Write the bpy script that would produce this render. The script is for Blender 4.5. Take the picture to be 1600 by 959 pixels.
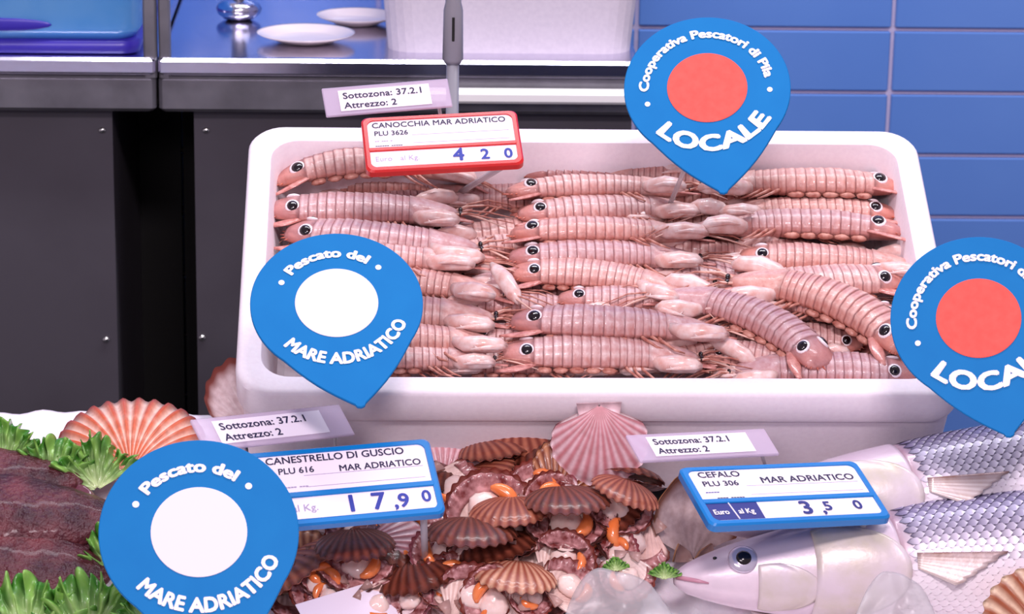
import bpy, math, random
import numpy as np
from math import sin, cos, tan, pi, radians, sqrt, atan2, exp
from mathutils import Matrix, Vector

for o in list(bpy.data.objects): bpy.data.objects.remove(o, do_unlink=True)
scn = bpy.context.scene
col = scn.collection
random.seed(7)

# ------------------------------------------------------------------ camera
PITCH, TILT, YAW, ROLL, FPX, DIST = radians(17), radians(26), radians(2.5), radians(1.0), 4600.0, 2.44
BASE = Vector((0, 0, 0.95))                    # the sloping display's origin above the floor
fw = Vector((sin(YAW)*cos(PITCH), cos(YAW)*cos(PITCH), -sin(PITCH)))
rt0 = Vector((cos(YAW), -sin(YAW), 0)); up0 = rt0.cross(fw)
rt = rt0*cos(ROLL) + up0*sin(ROLL); up = up0*cos(ROLL) - rt0*sin(ROLL)
DU, DV, DW = Vector((1, 0, 0)), Vector((0, cos(TILT), sin(TILT))), Vector((0, -sin(TILT), cos(TILT)))
CAM = BASE + DW*0.12 - fw*DIST
DM = Matrix.Translation(BASE) @ Matrix(((DU.x, DV.x, DW.x, 0), (DU.y, DV.y, DW.y, 0), (DU.z, DV.z, DW.z, 0), (0, 0, 0, 1)))
cd = bpy.data.cameras.new('camera'); cam = bpy.data.objects.new('camera', cd); col.objects.link(cam)
cam.matrix_world = Matrix(((rt.x, up.x, -fw.x, CAM.x), (rt.y, up.y, -fw.y, CAM.y), (rt.z, up.z, -fw.z, CAM.z), (0, 0, 0, 1)))
cd.sensor_width = 36; cd.lens = FPX/1600*36; cd.clip_start = 0.05; cd.clip_end = 30
cd.dof.use_dof = True; cd.dof.focus_distance = 2.42; cd.dof.aperture_fstop = 18
scn.camera = cam

# ------------------------------------------------------------------ world, lamps, exposure
w = bpy.data.worlds.new('room_ambient'); scn.world = w; w.use_nodes = True
w.node_tree.nodes['Background'].inputs[0].default_value = (0.80, 0.70, 0.86, 1)
w.node_tree.nodes['Background'].inputs[1].default_value = 0.46
def area(name, loc, target, sx, sy, power, color):
    l = bpy.data.lights.new(name, 'AREA'); l.shape = 'RECTANGLE'; l.size = sx; l.size_y = sy; l.energy = power; l.color = color
    o = bpy.data.objects.new(name, l); col.objects.link(o); o.location = loc
    o.rotation_euler = (Vector(target)-Vector(loc)).to_track_quat('-Z', 'Y').to_euler()
area('shop_lamp', (0.12, -1.70, 2.50), (0.05, 0.0, 1.05), 0.45, 0.22, 29, (1.0, 0.86, 0.93))
area('front_fill', (-0.7, -2.3, 2.15), (0.0, 0.0, 1.0), 0.9, 0.3, 15, (1.0, 0.86, 0.95))  # added fill light that brightens the box front and other front faces
area('wall_lamp', (0.3, 0.35, 2.7), (0.3, 1.1, 0.9), 1.8, 0.15, 34, (0.93, 0.92, 1.0))
scn.view_settings.view_transform = 'Standard'; scn.view_settings.look = 'None'
scn.view_settings.exposure = 0.0; scn.view_settings.gamma = 1.0; scn.view_settings.use_curve_mapping = False

# ------------------------------------------------------------------ geometry of view: pixel to a point on a real plane
def ray(px, py): return fw + rt*((px-800)/FPX) - up*((py-479.5)/FPX)
def pixw(px, py, wv):                          # where the sight line meets the display level w -> (u, v, w)
    d = ray(px, py); t = (wv - (CAM-BASE).dot(DW))/d.dot(DW); P = CAM + d*t - BASE
    return Vector((P.dot(DU), P.dot(DV), wv))
def pixy(px, py, Y):                           # where it meets the upright plane y = Y -> world
    d = ray(px, py); return CAM + d*((Y-CAM.y)/d.y)
def pixd(px, py, t): return CAM + ray(px, py)*t

# ------------------------------------------------------------------ materials
def lin(h):
    r = [int(h[i:i+2], 16)/255 for i in (0, 2, 4)]
    return tuple(c/12.92 if c <= .04045 else ((c+.055)/1.055)**2.4 for c in r)
MATS = {}
def mat(name, hexc='ffffff', rough=.5, metal=0, spec=.5, vcol=False, noise=None, bump=None, coat=0, trans=0, sss=0, alpha=1, ior=1.45, sheen=0):
    if name in MATS: return MATS[name]
    m = bpy.data.materials.new(name); m.use_nodes = True; nt = m.node_tree; b = nt.nodes['Principled BSDF']
    b.inputs['Roughness'].default_value = rough; b.inputs['Metallic'].default_value = metal
    b.inputs['Specular IOR Level'].default_value = spec; b.inputs['Coat Weight'].default_value = coat
    b.inputs['Coat Roughness'].default_value = .08
    b.inputs['Transmission Weight'].default_value = trans; b.inputs['IOR'].default_value = ior; b.inputs['Alpha'].default_value = alpha
    if sss:
        b.inputs['Subsurface Weight'].default_value = sss; b.inputs['Subsurface Scale'].default_value = .006
        b.inputs['Subsurface Radius'].default_value = (1.0, .5, .4)
    c = (*lin(hexc), 1); src = None
    if vcol:
        a = nt.nodes.new('ShaderNodeAttribute'); a.attribute_name = 'Col'; src = a.outputs['Color']
    if noise or bump:
        tc = nt.nodes.new('ShaderNodeTexCoord')
    if noise:
        n = nt.nodes.new('ShaderNodeTexNoise'); n.inputs['Scale'].default_value = noise[0]; n.inputs['Detail'].default_value = 5
        nt.links.new(tc.outputs['Object'], n.inputs['Vector'])
        mx = nt.nodes.new('ShaderNodeMix'); mx.data_type = 'RGBA'; mx.blend_type = 'MIX'
        mr = nt.nodes.new('ShaderNodeMapRange'); mr.inputs[1].default_value = .35; mr.inputs[2].default_value = .68; mr.inputs[4].default_value = noise[2] if len(noise) > 2 else 1
        nt.links.new(n.outputs['Fac'], mr.inputs[0]); nt.links.new(mr.outputs[0], mx.inputs[0])
        if src: nt.links.new(src, mx.inputs[6])
        else: mx.inputs[6].default_value = c
        mx.inputs[7].default_value = (*lin(noise[1]), 1); src = mx.outputs[2]
    if src: nt.links.new(src, b.inputs['Base Color'])
    else: b.inputs['Base Color'].default_value = c
    if bump:
        n = nt.nodes.new('ShaderNodeTexNoise'); n.inputs['Scale'].default_value = bump[0]; n.inputs['Detail'].default_value = 4
        nt.links.new(tc.outputs['Object'], n.inputs['Vector'])
        bp = nt.nodes.new('ShaderNodeBump'); bp.inputs['Strength'].default_value = bump[1]; bp.inputs['Distance'].default_value = bump[2] if len(bump) > 2 else .002
        nt.links.new(n.outputs['Fac'], bp.inputs['Height']); nt.links.new(bp.outputs[0], b.inputs['Normal'])
    MATS[name] = m; return m

M_TILE = mat('blue_glazed_tile', '5a82ca', .14, noise=(6, '6189cf', .6), bump=(9, .05))
M_GROUT = mat('pale_grout', 'd3c9e4', .8, bump=(300, .2))
M_STEEL = mat('polished_steel', 'd9d6e6', .16, 1, bump=(7, .08, .01))
M_CRATE = mat('blue_crate_plastic', '4c9de8', .22, noise=(9, '78b6ee', .8), coat=.3)
M_CRATED = mat('indigo_crate_base', '3b2fa6', .3)
M_DSTEEL = mat('brushed_dark_steel', '8d8b92', .42, .8, noise=(18, '66646a', .7))
M_PANEL = mat('dark_panel', '56525a', .42, .2, noise=(5, '474249', .8))
M_HIGHLIGHT = mat('highlight_white', 'f6e6e2', .2, coat=.5)  # off-white that stands for highlights on the steel top
M_BLACK = mat('recess_black', '0a0809', .7)  # its black also stands for the shade between the tables
M_SCREW = mat('screw_metal', 'd6d4d0', .2, 1)
M_FLOOR = mat('grey_floor', '57555a', .6, noise=(4, '4a484d'))
M_FOAM = mat('white_polystyrene', 'f6ebf1', .65, noise=(260, 'efe2ea', .6), bump=(420, .12, .001), sss=.05)
M_FOAM2 = mat('grey_white_polystyrene', 'd9d0da', .7, noise=(200, 'cdc4d0', .6), bump=(300, .1, .001))
M_WHITEP = mat('white_plastic', 'f4f2f0', .35)
M_BLUEP = mat('sign_blue', '066fb2', .6, spec=.2, noise=(30, '0c76b8', .5))
M_BLUEEDGE = mat('sign_blue_edge', '6f9fd8', .4)
M_DISCW = mat('disc_white', 'e6dce4', .6, spec=.2)
M_DISCR = mat('disc_red', 'ea564e', .6, spec=.2, noise=(120, 'f26259', .6))
M_PRINT = mat('white_print', 'ece6ec', .6, spec=.2)
M_STICK = mat('clear_stick', 'd4cfd4', .2, alpha=.65)
M_RED = mat('red_plastic', 'cf2626', .25, coat=.3)
M_BLUET = mat('blue_plastic', '0d78c2', .25, coat=.3)
M_CARD = mat('white_card', 'f4e9f3', .5)
M_INK = mat('dark_ink', '2b2748', .6)
M_BLUEINK = mat('blue_ink', '2c3a9c', .6)
M_FAINT = mat('faint_ink', 'a898bb', .6)
M_NAVY = mat('navy_print', '262a7a', .5)
M_ACRYL = mat('clear_acrylic', 'd9c6de', .12, alpha=.55, coat=.3)
M_GREY = mat('grey_plastic', '87858e', .35)
M_FILM = mat('clear_film', 'c2bdc0', .28, alpha=.42, spec=.4)
M_ICE = mat('crushed_ice', 'faf1f7', .3, noise=(90, 'efe3ee', .7), bump=(160, .35, .003), sss=.15)
M_SHRIMP = mat('shrimp_shell', vcol=True, rough=.40, noise=(230, 'c07f78', .55), bump=(380, .6, .0008), coat=.15, sss=.04)
def vary(m, hexa, hexb, amt):                   # each animal its own hue
    nt = m.node_tree; b = nt.nodes['Principled BSDF']; src = b.inputs['Base Color'].links[0].from_socket
    oi = nt.nodes.new('ShaderNodeObjectInfo'); rp = nt.nodes.new('ShaderNodeValToRGB'); rp.color_ramp.elements[0].color = (*lin(hexa), 1); rp.color_ramp.elements[1].color = (*lin(hexb), 1)
    e = rp.color_ramp.elements.new(.5); e.color = (1, 1, 1, 1)
    mx = nt.nodes.new('ShaderNodeMix'); mx.data_type = 'RGBA'; mx.blend_type = 'MULTIPLY'; mx.inputs[0].default_value = amt
    nt.links.new(oi.outputs['Random'], rp.inputs[0]); nt.links.new(src, mx.inputs[6]); nt.links.new(rp.outputs[0], mx.inputs[7]); nt.links.new(mx.outputs[2], b.inputs['Base Color'])
vary(M_SHRIMP, 'd6cadc', 'f6d2c2', .6)
M_CLAW = mat('pale_claw', 'f2dcd8', .28, noise=(110, 'd48f80', .75), coat=.3, sss=.1)
M_LEG = mat('orange_leg', 'd39a8a', .4, noise=(190, '9a4a3c', .9))
M_URO = mat('tail_flap', 'd99a92', .3, noise=(240, 'a8584f', .8), coat=.3)
M_ANT = mat('antenna', 'e9bfb0', .4)
M_SPOTW = mat('spot_white', 'f4e6ea', .25, coat=.3)
M_SPOTB = mat('spot_black', '150a10', .15, coat=.5)
M_SHELL = mat('scallop_shell', vcol=True, rough=.38, noise=(160, '7a3426', .28), bump=(260, .25, .001), coat=.15)
M_MEAT = mat('scallop_meat', 'f3cfc4', .18, noise=(120, 'f6e3dc', .8), coat=.6, sss=.15)
M_ROE = mat('orange_roe', 'ee7a3c', .2, noise=(90, 'f0935a', .6), coat=.6)
M_MANTLE = mat('mantle_frill', '6e2422', .3, noise=(120, 'd9a0a0', .9), coat=.3)
M_FISH = mat('mullet_skin', vcol=True, rough=.33, metal=.1, noise=(60, 'cfc2cc', .35), bump=(160, .25, .001), coat=.2)
M_SCALE = mat('mullet_scale', vcol=True, rough=.36, metal=.15, coat=.1)
M_FIN = mat('fin_membrane', 'e3cfc8', .35, noise=(60, 'b58a7a', .7), coat=.2, alpha=.85)
M_FIND = mat('dark_fin_membrane', '5c3a36', .35, noise=(90, '7d4a40', .7), coat=.3)
M_EYES = mat('eye_silver', 'd8cfe0', .15, .5, coat=.8)
M_GILL = mat('gill_cover_skin', 'e2d3da', .34, .1, noise=(34, 'c9bfa0', .7), bump=(120, .3, .001), coat=.2)
M_LIP = mat('pink_lip', 'c58a9c', .3, coat=.4)
M_CUTT = mat('cuttlefish_skin', '3a1420', .34, noise=(40, '6f3238', 1), bump=(210, 1.0, .004), coat=.06)
M_CUTF = mat('cuttlefish_fin', '7d4a5a', .2, noise=(60, '5a2a3a', 1), coat=.8)
M_LETT = mat('lettuce', vcol=True, rough=.35, noise=(70, '3f8a2c', .5), coat=.25)
M_PAPER = mat('white_paper', 'f3e6f4', .55)

# ------------------------------------------------------------------ mesh helpers
def link(o, parent=None):
    col.objects.link(o)
    if parent is not None: o.parent = parent
    return o
def mesh(name, vf, m, parent=None, cols=None, smooth=True, M=None):
    v, f = vf
    me = bpy.data.meshes.new(name); me.from_pydata([tuple(p) for p in v], [], f); me.update()
    if smooth: me.polygons.foreach_set('use_smooth', [True]*len(me.polygons))
    if cols is not None:
        a = me.color_attributes.new('Col', 'FLOAT_COLOR', 'POINT')
        a.data.foreach_set('color', np.array([(*c, 1) for c in cols], dtype=np.float32).ravel())
    me.materials.append(m)
    o = link(bpy.data.objects.new(name, me), parent)
    if M is not None: o.matrix_basis = M
    return o
def empty(name, M):
    o = bpy.data.objects.new(name, None); o.empty_display_size = .02; link(o); o.matrix_basis = M; return o
def tag(o, label, cat, group=None, kind=None):
    o['label'] = label; o['category'] = cat
    if group: o['group'] = group
    if kind: o['kind'] = kind
    return o
def struct(o, label=None):
    o['kind'] = 'structure'
    if label: o['label'] = label
    return o
def copy_tree(o, parent=None):
    c = o.copy(); col.objects.link(c); c.parent = parent
    for ch in list(o.children): copy_tree(ch, c)
    return c
def join(*vfs):
    V, F = [], []
    for v, f in vfs:
        n = len(V); V += list(v); F += [tuple(i+n for i in q) for q in f]
    return V, F
def box(x0, x1, y0, y1, z0, z1):
    v = [(x, y, z) for z in (z0, z1) for y in (y0, y1) for x in (x0, x1)]
    return v, [(0, 2, 3, 1), (4, 5, 7, 6), (0, 1, 5, 4), (2, 6, 7, 3), (0, 4, 6, 2), (1, 3, 7, 5)]
def bevbox(x0, x1, y0, y1, z0, z1, b):          # box with bevelled edges (three stacked rounded loops)
    def loop(e, z): return [(x, y, z) for x, y in ((x0+e+b, y0+e), (x1-e-b, y0+e), (x1-e, y0+e+b), (x1-e, y1-e-b), (x1-e-b, y1-e), (x0+e+b, y1-e), (x0+e, y1-e-b), (x0+e, y0+e+b))]
    return loft([loop(b, z0), loop(0, z0+b), loop(0, z1-b), loop(b, z1)])
def loft(rings, cap0=True, cap1=True):
    n = len(rings[0]); V = [p for r in rings for p in r]; F = []
    for i in range(len(rings)-1):
        for j in range(n):
            k = (j+1) % n; F.append((i*n+j, i*n+k, (i+1)*n+k, (i+1)*n+j))
    if cap0: F.append(tuple(range(n))[::-1])
    if cap1: F.append(tuple(range((len(rings)-1)*n, len(rings)*n)))
    return V, F
def tube(pts, rad, n=8):
    pts = [Vector(p) for p in pts]; rad = rad if isinstance(rad, (list, tuple)) else [rad]*len(pts)
    t = (pts[1]-pts[0]).normalized(); a = t.orthogonal().normalized(); rings = []
    for i, p in enumerate(pts):
        t = (pts[min(i+1, len(pts)-1)]-pts[max(i-1, 0)]).normalized()
        a = (a-t*a.dot(t)).normalized(); b = t.cross(a)
        rings.append([tuple(p+(a*cos(2*pi*k/n)+b*sin(2*pi*k/n))*rad[i]) for k in range(n)])
    return loft(rings)
def ellip(c, r, nu=14, nv=8, wob=0, seed=0):
    rnd = random.Random(seed); ph = [rnd.uniform(0, 6) for _ in range(4)]; rings = []
    for i in range(nv+1):
        a = -pi/2+pi*(i/nv)*.998+.003; ring = []
        for j in range(nu):
            t = 2*pi*j/nu; k = 1+wob*(sin(3*t+ph[0]+2*a)+.6*sin(5*t+ph[1]-3*a))
            ring.append((c[0]+r[0]*cos(a)*cos(t)*k, c[1]+r[1]*cos(a)*sin(t)*k, c[2]+r[2]*sin(a)*(1+wob*sin(2*t+ph[2]))))
        rings.append(ring)
    return loft(rings)
def gridsurf(nu, nv, fn):
    V = [tuple(fn(i/nu, j/nv)) for i in range(nu+1) for j in range(nv+1)]
    F = [(i*(nv+1)+j, (i+1)*(nv+1)+j, (i+1)*(nv+1)+j+1, i*(nv+1)+j+1) for i in range(nu) for j in range(nv)]
    return V, F
def thick(vf, t, nvec=None):                    # gives a sheet a thickness
    v, f = vf; V = [Vector(p) for p in v]; N = [Vector((0, 0, 0)) for _ in V]
    for q in f:
        n = (V[q[1]]-V[q[0]]).cross(V[q[2]]-V[q[0]])
        for i in q: N[i] += n
    n0 = len(V); W = [tuple(p) for p in V]+[tuple(p-(n.normalized() if n.length > 0 else Vector((0, 0, 1)))*t) for p, n in zip(V, N)]
    F = list(f)+[tuple(i+n0 for i in q)[::-1] for q in f]; ed = {}
    for q in f:
        for a, b in zip(q, q[1:]+q[:1]): ed[(a, b)] = ed.get((a, b), 0)+1
    for (a, b) in ed:
        if (b, a) not in ed: F.append((b, a, a+n0, b+n0))
    return W, F
def rrect(x0, x1, y0, y1, r, n=5):
    P = []
    for cx, cy, a0 in ((x1-r, y0+r, -pi/2), (x1-r, y1-r, 0), (x0+r, y1-r, pi/2), (x0+r, y0+r, pi)):
        for k in range(n+1):
            a = a0+pi/2*k/n; P.append((cx+r*cos(a), cy+r*sin(a)))
    return P
def xf(vf, M): return [tuple(M @ Vector(p)) for p in vf[0]], vf[1]
def mixc(a, b, t): t = max(0, min(1, t)); return tuple(x*(1-t)+y*t for x, y in zip(a, b))
T = Matrix.Translation
def R(a, ax): return Matrix.Rotation(a, 4, ax)

# flat lettering from the built-in font
def text(s, size, bold=0.0, align='CENTER', squeeze=1.0):
    cu = bpy.data.curves.new('lettering', 'FONT'); cu.body = s; cu.size = size; cu.align_x = align; cu.resolution_u = 3
    cu.extrude = 0
    o = bpy.data.objects.new('lettering', cu); col.objects.link(o)
    dg = bpy.context.evaluated_depsgraph_get(); me = o.evaluated_get(dg).to_mesh()
    V = [(v.co.x*squeeze, v.co.y, v.co.z) for v in me.vertices]; F = [tuple(p.vertices) for p in me.polygons]
    if bold:
        d = bold*size*1.5; V0, F0 = V, F
        V, F = join(*[([(x+d*cos(k*pi/3), y+d*sin(k*pi/3), k*.00005) for x, y, z in V0], F0) for k in range(6)])
    o.evaluated_get(dg).to_mesh_clear(); bpy.data.objects.remove(o); bpy.data.curves.remove(cu)
    return V, F
def arc_text(s, size, r, bold, span=None, rot=0, lower=False, z=0.0):
    V, F = text(s, size, bold)
    if span:
        x = max(abs(p[0]) for p in V); k = span*r/2/x; V = [(p[0]*k, p[1], p[2]) for p in V]
    W = []
    for x, y, dz in V:
        a = x/r
        if lower: a += rot; W.append((sin(a)*(r-y), -cos(a)*(r-y), z+dz))
        else: a += rot; W.append((sin(a)*(r+y), cos(a)*(r+y), z+dz))
    return W, F

# ------------------------------------------------------------------ the room: tiled wall, floor
WY = 1.20
wall = struct(mesh('wall_back', box(-2.4, 2.4, WY+.006, WY+.12, 0, 2.7), M_GROUT, smooth=False), 'wall of long blue glazed tiles with pale grout')
TW, TH, G = .320, .0805, .0052
x_line = pixy(1391, 120, WY).x; z_line = pixy(1391, 46, WY).z
tv = bevbox(0, TW-G, WY-.002, WY+.012, 0, TH-G, .0015)
proto_tile = None
for i in range(-5, 6):
    for j in range(-14, 18):
        if not (-3 <= i <= 2 and -10 <= j <= 2) and (i+j) % 1: continue
        X, Z = x_line+i*TW+G/2, z_line+j*TH+G/2
        if Z < 0.0 or abs(X) > 2.05 or Z > 2.6: continue
        if proto_tile is None: t = proto_tile = mesh('tile', tv, M_TILE, wall, smooth=False)
        else: t = proto_tile.copy(); link(t, wall)
        t.location = (X, random.uniform(-.0006, .0006), Z)
struct(mesh('floor', box(-2.4, 2.4, -3.0, WY+.12, -.05, 0), M_FLOOR, smooth=False), 'grey shop floor')

# ------------------------------------------------------------------ the steel work tables against the wall
YF = .70
zt = pixy(640, 97, YF).z
def work_table(x0, x1, label, panel, screws, holes):
    t = empty('work_table', T((x0, 0, 0))); t.location = (x0, 0, 0)
    tag(t, label, 'table', 'steel work tables along the tiled wall')
    W = x1-x0
    mesh('table_top', bevbox(0, W, YF, WY-.006, zt-.02, zt, .004), M_STEEL, t, smooth=False)
    mesh('front_lip', bevbox(0, W, YF-.012, YF+.004, zt-.014, zt+.004, .003), M_STEEL, t, smooth=False)
    mesh('apron', bevbox(0, W, YF-.008, YF+.02, zt-.055, zt-.016, .004), M_DSTEEL, t, smooth=False)
    p0, p1 = panel[0]-x0, panel[1]-x0
    mesh('body', box(p0, p1, YF+.016, WY-.01, .08, zt-.03), M_PANEL, t, smooth=False)
    for lx in (p0+.03, p1-.06):
        mesh('leg', bevbox(lx, lx+.03, YF+.05, YF+.08, 0, .09, .003), M_DSTEEL, t, smooth=False)
        mesh('leg', bevbox(lx, lx+.03, WY-.1, WY-.07, 0, .09, .003), M_DSTEEL, t, smooth=False)
    for (px, py) in screws:
        P = pixy(px, py, YF+.016)
        mesh('screw', ellip((P.x-x0, YF+.015, P.z), (.0042, .0026, .0034), 10, 6), M_SCREW, t)
    for (px, py) in holes:
        P = pixy(px, py, YF+.016)
        mesh('hole_plug', ellip((P.x-x0, YF+.0155, P.z), (.005, .0015, .0035), 10, 6), M_BLACK, t)
    return t
xs = pixy(246, 110, YF).x
pl1 = pixy(180, 380, YF+.016).x; pr0 = pixy(306, 380, YF+.016).x
wt1 = work_table(xs-1.2, xs-.0015, 'steel work table with a dark panelled body, next to the empty black gap', (xs-1.15, pl1), [(160, 203), (166, 530)], [(108, 158)])
wt2 = work_table(xs+.0015, pixy(1002, 110, YF).x, 'steel work table carrying the upper foam box', (pr0, pixy(990, 150, YF).x), [(322, 203), (316, 527)], [(370, 158)])
mesh('gap_shade', box(0, pr0-xs-.0015, YF+.34, YF+.35, .0, zt-.06), M_BLACK, wt2, smooth=False)  # added black sheets, their colour standing for deep shade in the gap
mesh('gap_shade', box(pl1-(xs-1.2), 1.1985, YF+.34, YF+.35, .0, zt-.06), M_BLACK, wt1, smooth=False)
for wt, xa, xb in ((wt1, 224, 245), (wt2, 248, 266)):
    p, q = pixy(xa, 60, YF).x-wt.location.x, pixy(xb, 60, YF).x-wt.location.x
    mesh('post', bevbox(p, q, YF-.006, YF+.014, zt-.02, zt+.5, .002), M_DSTEEL, wt, smooth=False)
# white board hung under the table
P0, P1 = pixy(640, 133, YF-.02), pixy(1010, 165, YF-.02)
bd = mesh('cutting_board', bevbox(P0.x, P1.x, YF-.032, YF-.010, P1.z+.003, P0.z-.004, .003), M_WHITEP, smooth=False)
tag(bd, 'long white plastic board fixed below the work table edge', 'board')
# raised blue tub and pipe clutter on the tables
def open_tub(name, x0, x1, y0, y1, z0, h, m, label, cat):
    r = .03; rings = []
    for e, z in ((.018, 0), (.002, h*.93), (-.006, h*.94), (-.006, h), (.006, h), (.008, h*.9), (.024, .008)):
        rings.append([(x, y, z0+z) for x, y in rrect(x0+e, x1-e, y0+e, y1-e, r)])
    o = mesh(name, loft(rings), m, smooth=False); tag(o, label, cat); return o
# foam box on the table
a, b = pixy(597, 86, YF+.03), pixy(1004, 86, YF+.03)
open_tub('foam_box', a.x-.012, b.x+.008, YF+.03, YF+.30, zt, .20, M_FOAM2, 'plain greyish foam box standing on the steel work table', 'box')
# pipe tap on the table
tp = empty('mixer_tap', T((pixy(372, 40, YF+.2).x, YF+.22, zt))); tag(tp, 'chrome tap with a dark pipe on the steel work table', 'tap')
mesh('base', xf(ellip((0, 0, .012), (.026, .022, .014)), Matrix()), M_STEEL, tp)
mesh('pipe', tube([(0, 0, .0), (0, 0, .1), (.004, 0, .25)], .0085, 10), M_DSTEEL, tp)
mesh('lever', tube([(.0, -.01, .05), (.03, -.015, .052), (.06, -.015, .056)], [.007, .006, .009], 8), M_STEEL, tp)
for k, (px, py, rr) in enumerate(((478, 62, .052), (556, 56, .044))):  # made-up dishes whose white imitates lamp highlights on the table top
    P = pixy(px, py, YF+.10)
    s = mesh('highlight_dish', loft([[(P.x+rr*q*cos(2*pi*i/36), YF+.10+k*.10+rr*q*.9*sin(2*pi*i/36), zt+z) for i in range(36)] for q, z in ((.55, .001), (.8, .006), (1, .010), (1.04, .011), (.98, .009), (.7, .004), (.3, .003))]), M_HIGHLIGHT)
    tag(s, ('wider', 'smaller')[k]+' made-up white dish standing for a table highlight beside the foam box', 'dish', 'made-up dishes standing for highlights on the work table')
# blue crate on the other table
ca, cb = pixy(-260, 90, YF+.012), pixy(221, 90, YF+.012); cw = cb.x-ca.x; chh = .17
cr = empty('plastic_crate', T((ca.x, YF+.016, zt))); tag(cr, 'bright blue plastic crate with an oval hand slot on the steel work table', 'crate')
rg = []
for e, z in ((.010, .016), (.001, .03), (-.001, chh*.9), (-.004, chh), (.004, chh), (.008, chh*.9), (.014, .022)):
    rg.append([(x, y, z) for x, y in rrect(e, cw-e, e, .36-e, .022)])
mesh('tub', loft(rg), M_CRATE, cr)
mesh('base_band', loft([[(x, y, z) for x, y in rrect(e, cw-e, e, .36-e, .02)] for e, z in ((.014, 0), (.004, .002), (.003, .015), (.010, .017))]), M_CRATED, cr)
hs = pixy(0, 38, YF+.016)
mesh('hand_slot', ellip((hs.x-ca.x, -.0002, hs.z-zt), (.055, .0016, .007), 28, 8), M_CRATED, cr)

# ------------------------------------------------------------------ display counter, stand, ice
def sloped_prism(name, u0, u1, v0, v1, wt, m, zb=0.0):
    top = [DM @ Vector((u, v, wt)) for u, v in ((u0, v0), (u1, v0), (u1, v1), (u0, v1))]
    return mesh(name, loft([[(p.x, p.y, zb) for p in top], [tuple(p) for p in top]]), m, smooth=False)
tag(sloped_prism('display_counter', -.75, .8, -.62, -.10, -.066, M_DSTEEL), 'sloping steel counter under the crushed ice', 'counter')
tag(sloped_prism('box_stand', -.19, .325, -.06, .205, -.004, M_PANEL, .0), 'dark stand carrying the shrimp box', 'stand')

def ice_edge(u):
    s = 1/(1+exp(-(u-.30)/.012)); s2 = 1/(1+exp((u+.215)/.010))
    return (-.095)*(1-s2)+(.010)*s2 if u < .2 else -.095-.02*s
def ice_fn(a, b):
    u = -.74+1.53*a; ve = ice_edge(u)
    v = ve+(-.60-ve)*b
    h = .006*sin(31*u+3*sin(17*v))+.005*sin(43*v+2+9*u)+.003*sin(97*u+71*v)+.002*sin(160*u-130*v)
    e = min(1, b/.03)
    hi = .020/(1+exp((u+.225)/.008)); h = h*(.35 if hi > .01 else 1)+hi*exp(-b*5)
    return (u, v+.002*sin(60*u)+.002*sin(170*u), -.004+h*min(1, .3+b*6)-(1-e)**2*.05-.006*(1-e))
ice = mesh('crushed_ice', thick(gridsurf(240, 90, ice_fn), -.035), M_ICE, M=DM)
tag(ice, 'bed of white crushed ice under the seafood', 'ice', kind='stuff')

# ------------------------------------------------------------------ white polystyrene box of shrimp
U0, U1, V0, V1, HB = -.2255, .3655, -.102, .2345, .12
def foam_box():
    rings = []
    spec = [(.012, 0), (.008, .002), (.004, .086), (.001, .088), (-.0, .092), (0, .116), (.002, .119), (.005, HB), (.017, HB), (.020, .1185), (.0215, .114), (.030, .050), (.036, .046)]
    for e, z in spec: rings.append([(x, y, z) for x, y in rrect(U0+e, U1-e, V0+e, V1-e, max(.012, .030-e*.3), 8)])
    return loft(rings)
fb = mesh('foam_box', foam_box(), M_FOAM, M=DM)
for p in fb.data.polygons: p.use_smooth = len(p.vertices) == 4
md = fb.modifiers.new('edges', 'EDGE_SPLIT'); md.split_angle = radians(40)
tag(fb, 'open white polystyrene box filled with mantis shrimp', 'box')

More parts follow.
